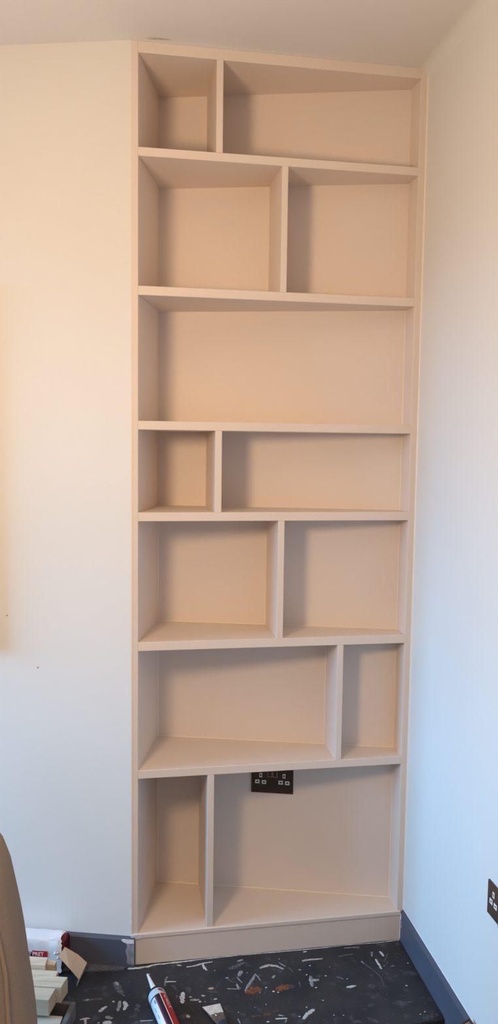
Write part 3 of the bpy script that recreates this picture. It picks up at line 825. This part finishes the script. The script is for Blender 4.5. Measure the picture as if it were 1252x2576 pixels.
# ---------------------------------------------------------------- caulk cartridge on the floor
ct = empty('caulk_cartridge', (0.06, -0.25, 0.0))
tag(ct, 'white and red cartridge of decorators caulk lying on the black floor', 'caulk tube')
A0 = Vector((0.0480, -0.1830, 0.0265)); A1 = Vector((0.0965, -0.3900, 0.0265))
ax = (A1 - A0).normalized()
sd = ax.cross(Vector((0, 0, 1))).normalized()        # to the left seen from the nozzle
if sd.x < 0: sd = -sd
upv = Vector((0, 0, 1))
RAD, TL = 0.0258, 0.205
def tp(s, th, r):
    """th = angle from the right-hand side over the top"""
    th = th + 0.40
    return A0 + ax * s + (sd * math.cos(th) + upv * math.sin(th)) * r
def lathe(name, prof_, m, seg=40, sel=None):
    bm = bmesh.new()
    rr = [[bm.verts.new(tp(s, 2 * math.pi * k / seg, r)) for k in range(seg)] for s, r in prof_]
    for a, b in zip(rr, rr[1:]):
        for k in range(seg): bm.faces.new((a[k], a[(k + 1) % seg], b[(k + 1) % seg], b[k]))
    bm.faces.new(rr[0][::-1]); bm.faces.new(rr[-1])
    o = from_bm(name, bm, m, ct, smooth=True)
    return o
lathe('cartridge_body', [(0.0, RAD), (TL, RAD)], TUBEWHITE, 56)
lathe('front_collar', [(-0.004, 0.012), (-0.004, RAD - 0.004), (-0.001, RAD + 0.0008), (0.004, RAD + 0.0008), (0.005, RAD)], PLASTIC_B, 56)
lathe('nozzle', [(-0.096, 0.0026), (-0.094, 0.0034), (-0.05, 0.0064), (-0.004, 0.0098)], PLASTIC_W, 24)
def wrap(name, s0, s1, t0, t1, m, r, par=None):
    n = max(2, int(abs(t1 - t0) / 0.08))
    bm = bmesh.new()
    top = [[bm.verts.new(tp(s, t0 + (t1 - t0) * k / n, r)) for k in range(n + 1)] for s in (s0, s1)]
    low = [[bm.verts.new(tp(s, t0 + (t1 - t0) * k / n, r - 0.0008)) for k in range(n + 1)] for s in (s0, s1)]
    for k in range(n):
        bm.faces.new((top[0][k], top[0][k + 1], top[1][k + 1], top[1][k]))
        bm.faces.new((low[0][k], low[1][k], low[1][k + 1], low[0][k + 1]))
        for q in (0, 1):
            bm.faces.new((top[q][k], top[q][k + 1], low[q][k + 1], low[q][k]))
    for k in (0, n):
        bm.faces.new((top[0][k], top[1][k], low[1][k], low[0][k]))
    return from_bm(name, bm, m, par or ct, smooth=False)
R1 = RAD + 0.0003
red = wrap('red_label', 0.030, TL - 0.004, -0.25, 1.10, TUBERED, R1)
wrap('label_ring', 0.030, 0.034, 1.10, 3.3, INKBLACK, R1)
wrap('white_stripe', 0.030, TL - 0.004, 1.10, 1.18, PLASTIC_W, R1 + 0.0001)
wrap('black_stripe', 0.030, TL - 0.004, 1.18, 1.62, INKBLACK, R1)
wrap('purple_stripe', 0.034, TL - 0.004, 1.62, 1.78, PURPLE, R1)
wrap('grey_print', 0.044, 0.058, 1.86, 2.05, INKGREY, R1)
wrap('grey_print', 0.066, 0.084, 2.25, 2.32, INKGREY, R1)
wrap('grey_print', 0.096, 0.112, 2.20, 2.28, INKGREY, R1)
lg = wrap('red_logo', 0.010, 0.017, 0.62, 1.12, TUBERED, R1)
wrap('grey_print', 0.018, 0.023, 0.50, 0.92, INKGREY, R1)
mapped_text('cartridge_lettering', 'CAULK', 0.0185, lambda x, y: tuple(tp(0.037 + x * 0.95, 0.78 - y / RAD, R1 + 0.0004)), PLASTIC_W, red)

# ---------------------------------------------------------------- putty knife
pk = empty('putty_knife', (0.21, -0.26, 0.0))
tag(pk, 'putty knife with a filler-caked steel blade lying on the black floor', 'putty knife')
def zslab(name, poly_, z0, z1, m, par, tilt=0.0):
    """prism whose height rises towards -y by tilt"""
    bm = bmesh.new()
    f = lambda y: (-0.2151 - y) * tilt
    lo = [bm.verts.new((x, y, z0 + f(y))) for x, y in poly_]; hi = [bm.verts.new((x, y, z1 + f(y))) for x, y in poly_]
    n = len(poly_)
    bm.faces.new(lo[::-1]); bm.faces.new(hi)
    for i in range(n): bm.faces.new((lo[i], lo[(i + 1) % n], hi[(i + 1) % n], hi[i]))
    return from_bm(name, bm, m, par)
blade = zslab('blade', [(0.1775, -0.2230), (0.2300, -0.2150), (0.2362, -0.2800), (0.2365, -0.3090), (0.2130, -0.3130), (0.2030, -0.2900)], 0.001, 0.0025, STEEL, pk, 0.10)
zslab('dried_filler', [(0.1775, -0.2230), (0.2300, -0.2150), (0.2345, -0.2560), (0.2260, -0.2530), (0.2190, -0.2570), (0.2085, -0.2565), (0.2060, -0.2610), (0.1965, -0.2610), (0.2000, -0.2690), (0.1980, -0.2680)], 0.0025, 0.0037, FILLER, blade, 0.10)
zslab('dried_filler', [(0.2090, -0.2610), (0.2125, -0.2640), (0.2145, -0.2690), (0.2120, -0.2705), (0.2090, -0.2670)], 0.0025, 0.0040, FILLER, blade, 0.10)
hd = Vector((0.2250, -0.3090, 0.017)); hdir = Vector((0.012, -0.11, 0.004)).normalized()
tube('handle', [hd + hdir * s for s in (0.0, 0.004, 0.012, 0.03, 0.06, 0.09, 0.105, 0.110)], [0.0105, 0.0135, 0.0142, 0.0122, 0.0130, 0.0140, 0.0120, 0.006], HANDLE, pk, 20)

# ---------------------------------------------------------------- unseen board added on the left wall to block window light
fbd = empty('light_blocker', (*on_left(0.62, 0.0), 1.0))
tag(fbd, 'unseen plain white board added on the left wall to cast a patch of shade', 'board')
def lw_slab(name, t0, t1, z0, z1, o0, o1, m, par):
    return prism(name, [on_left(t0, o0), on_left(t0, o1), on_left(t1, o1), on_left(t1, o0)], z0, z1, m, par)
lw_slab('board', 0.475, 0.985, 1.015, 2.065, 0.002, 0.030, PLASTIC_W, fbd)
for t0, t1, z0, z1 in ((0.455, 0.475, 0.995, 2.085), (0.985, 1.005, 0.995, 2.085), (0.475, 0.985, 0.995, 1.015), (0.475, 0.985, 2.065, 2.085)):
    lw_slab('blocker_rail', t0, t1, z0, z1, 0.0005, 0.045, PLASTIC_W, fbd)
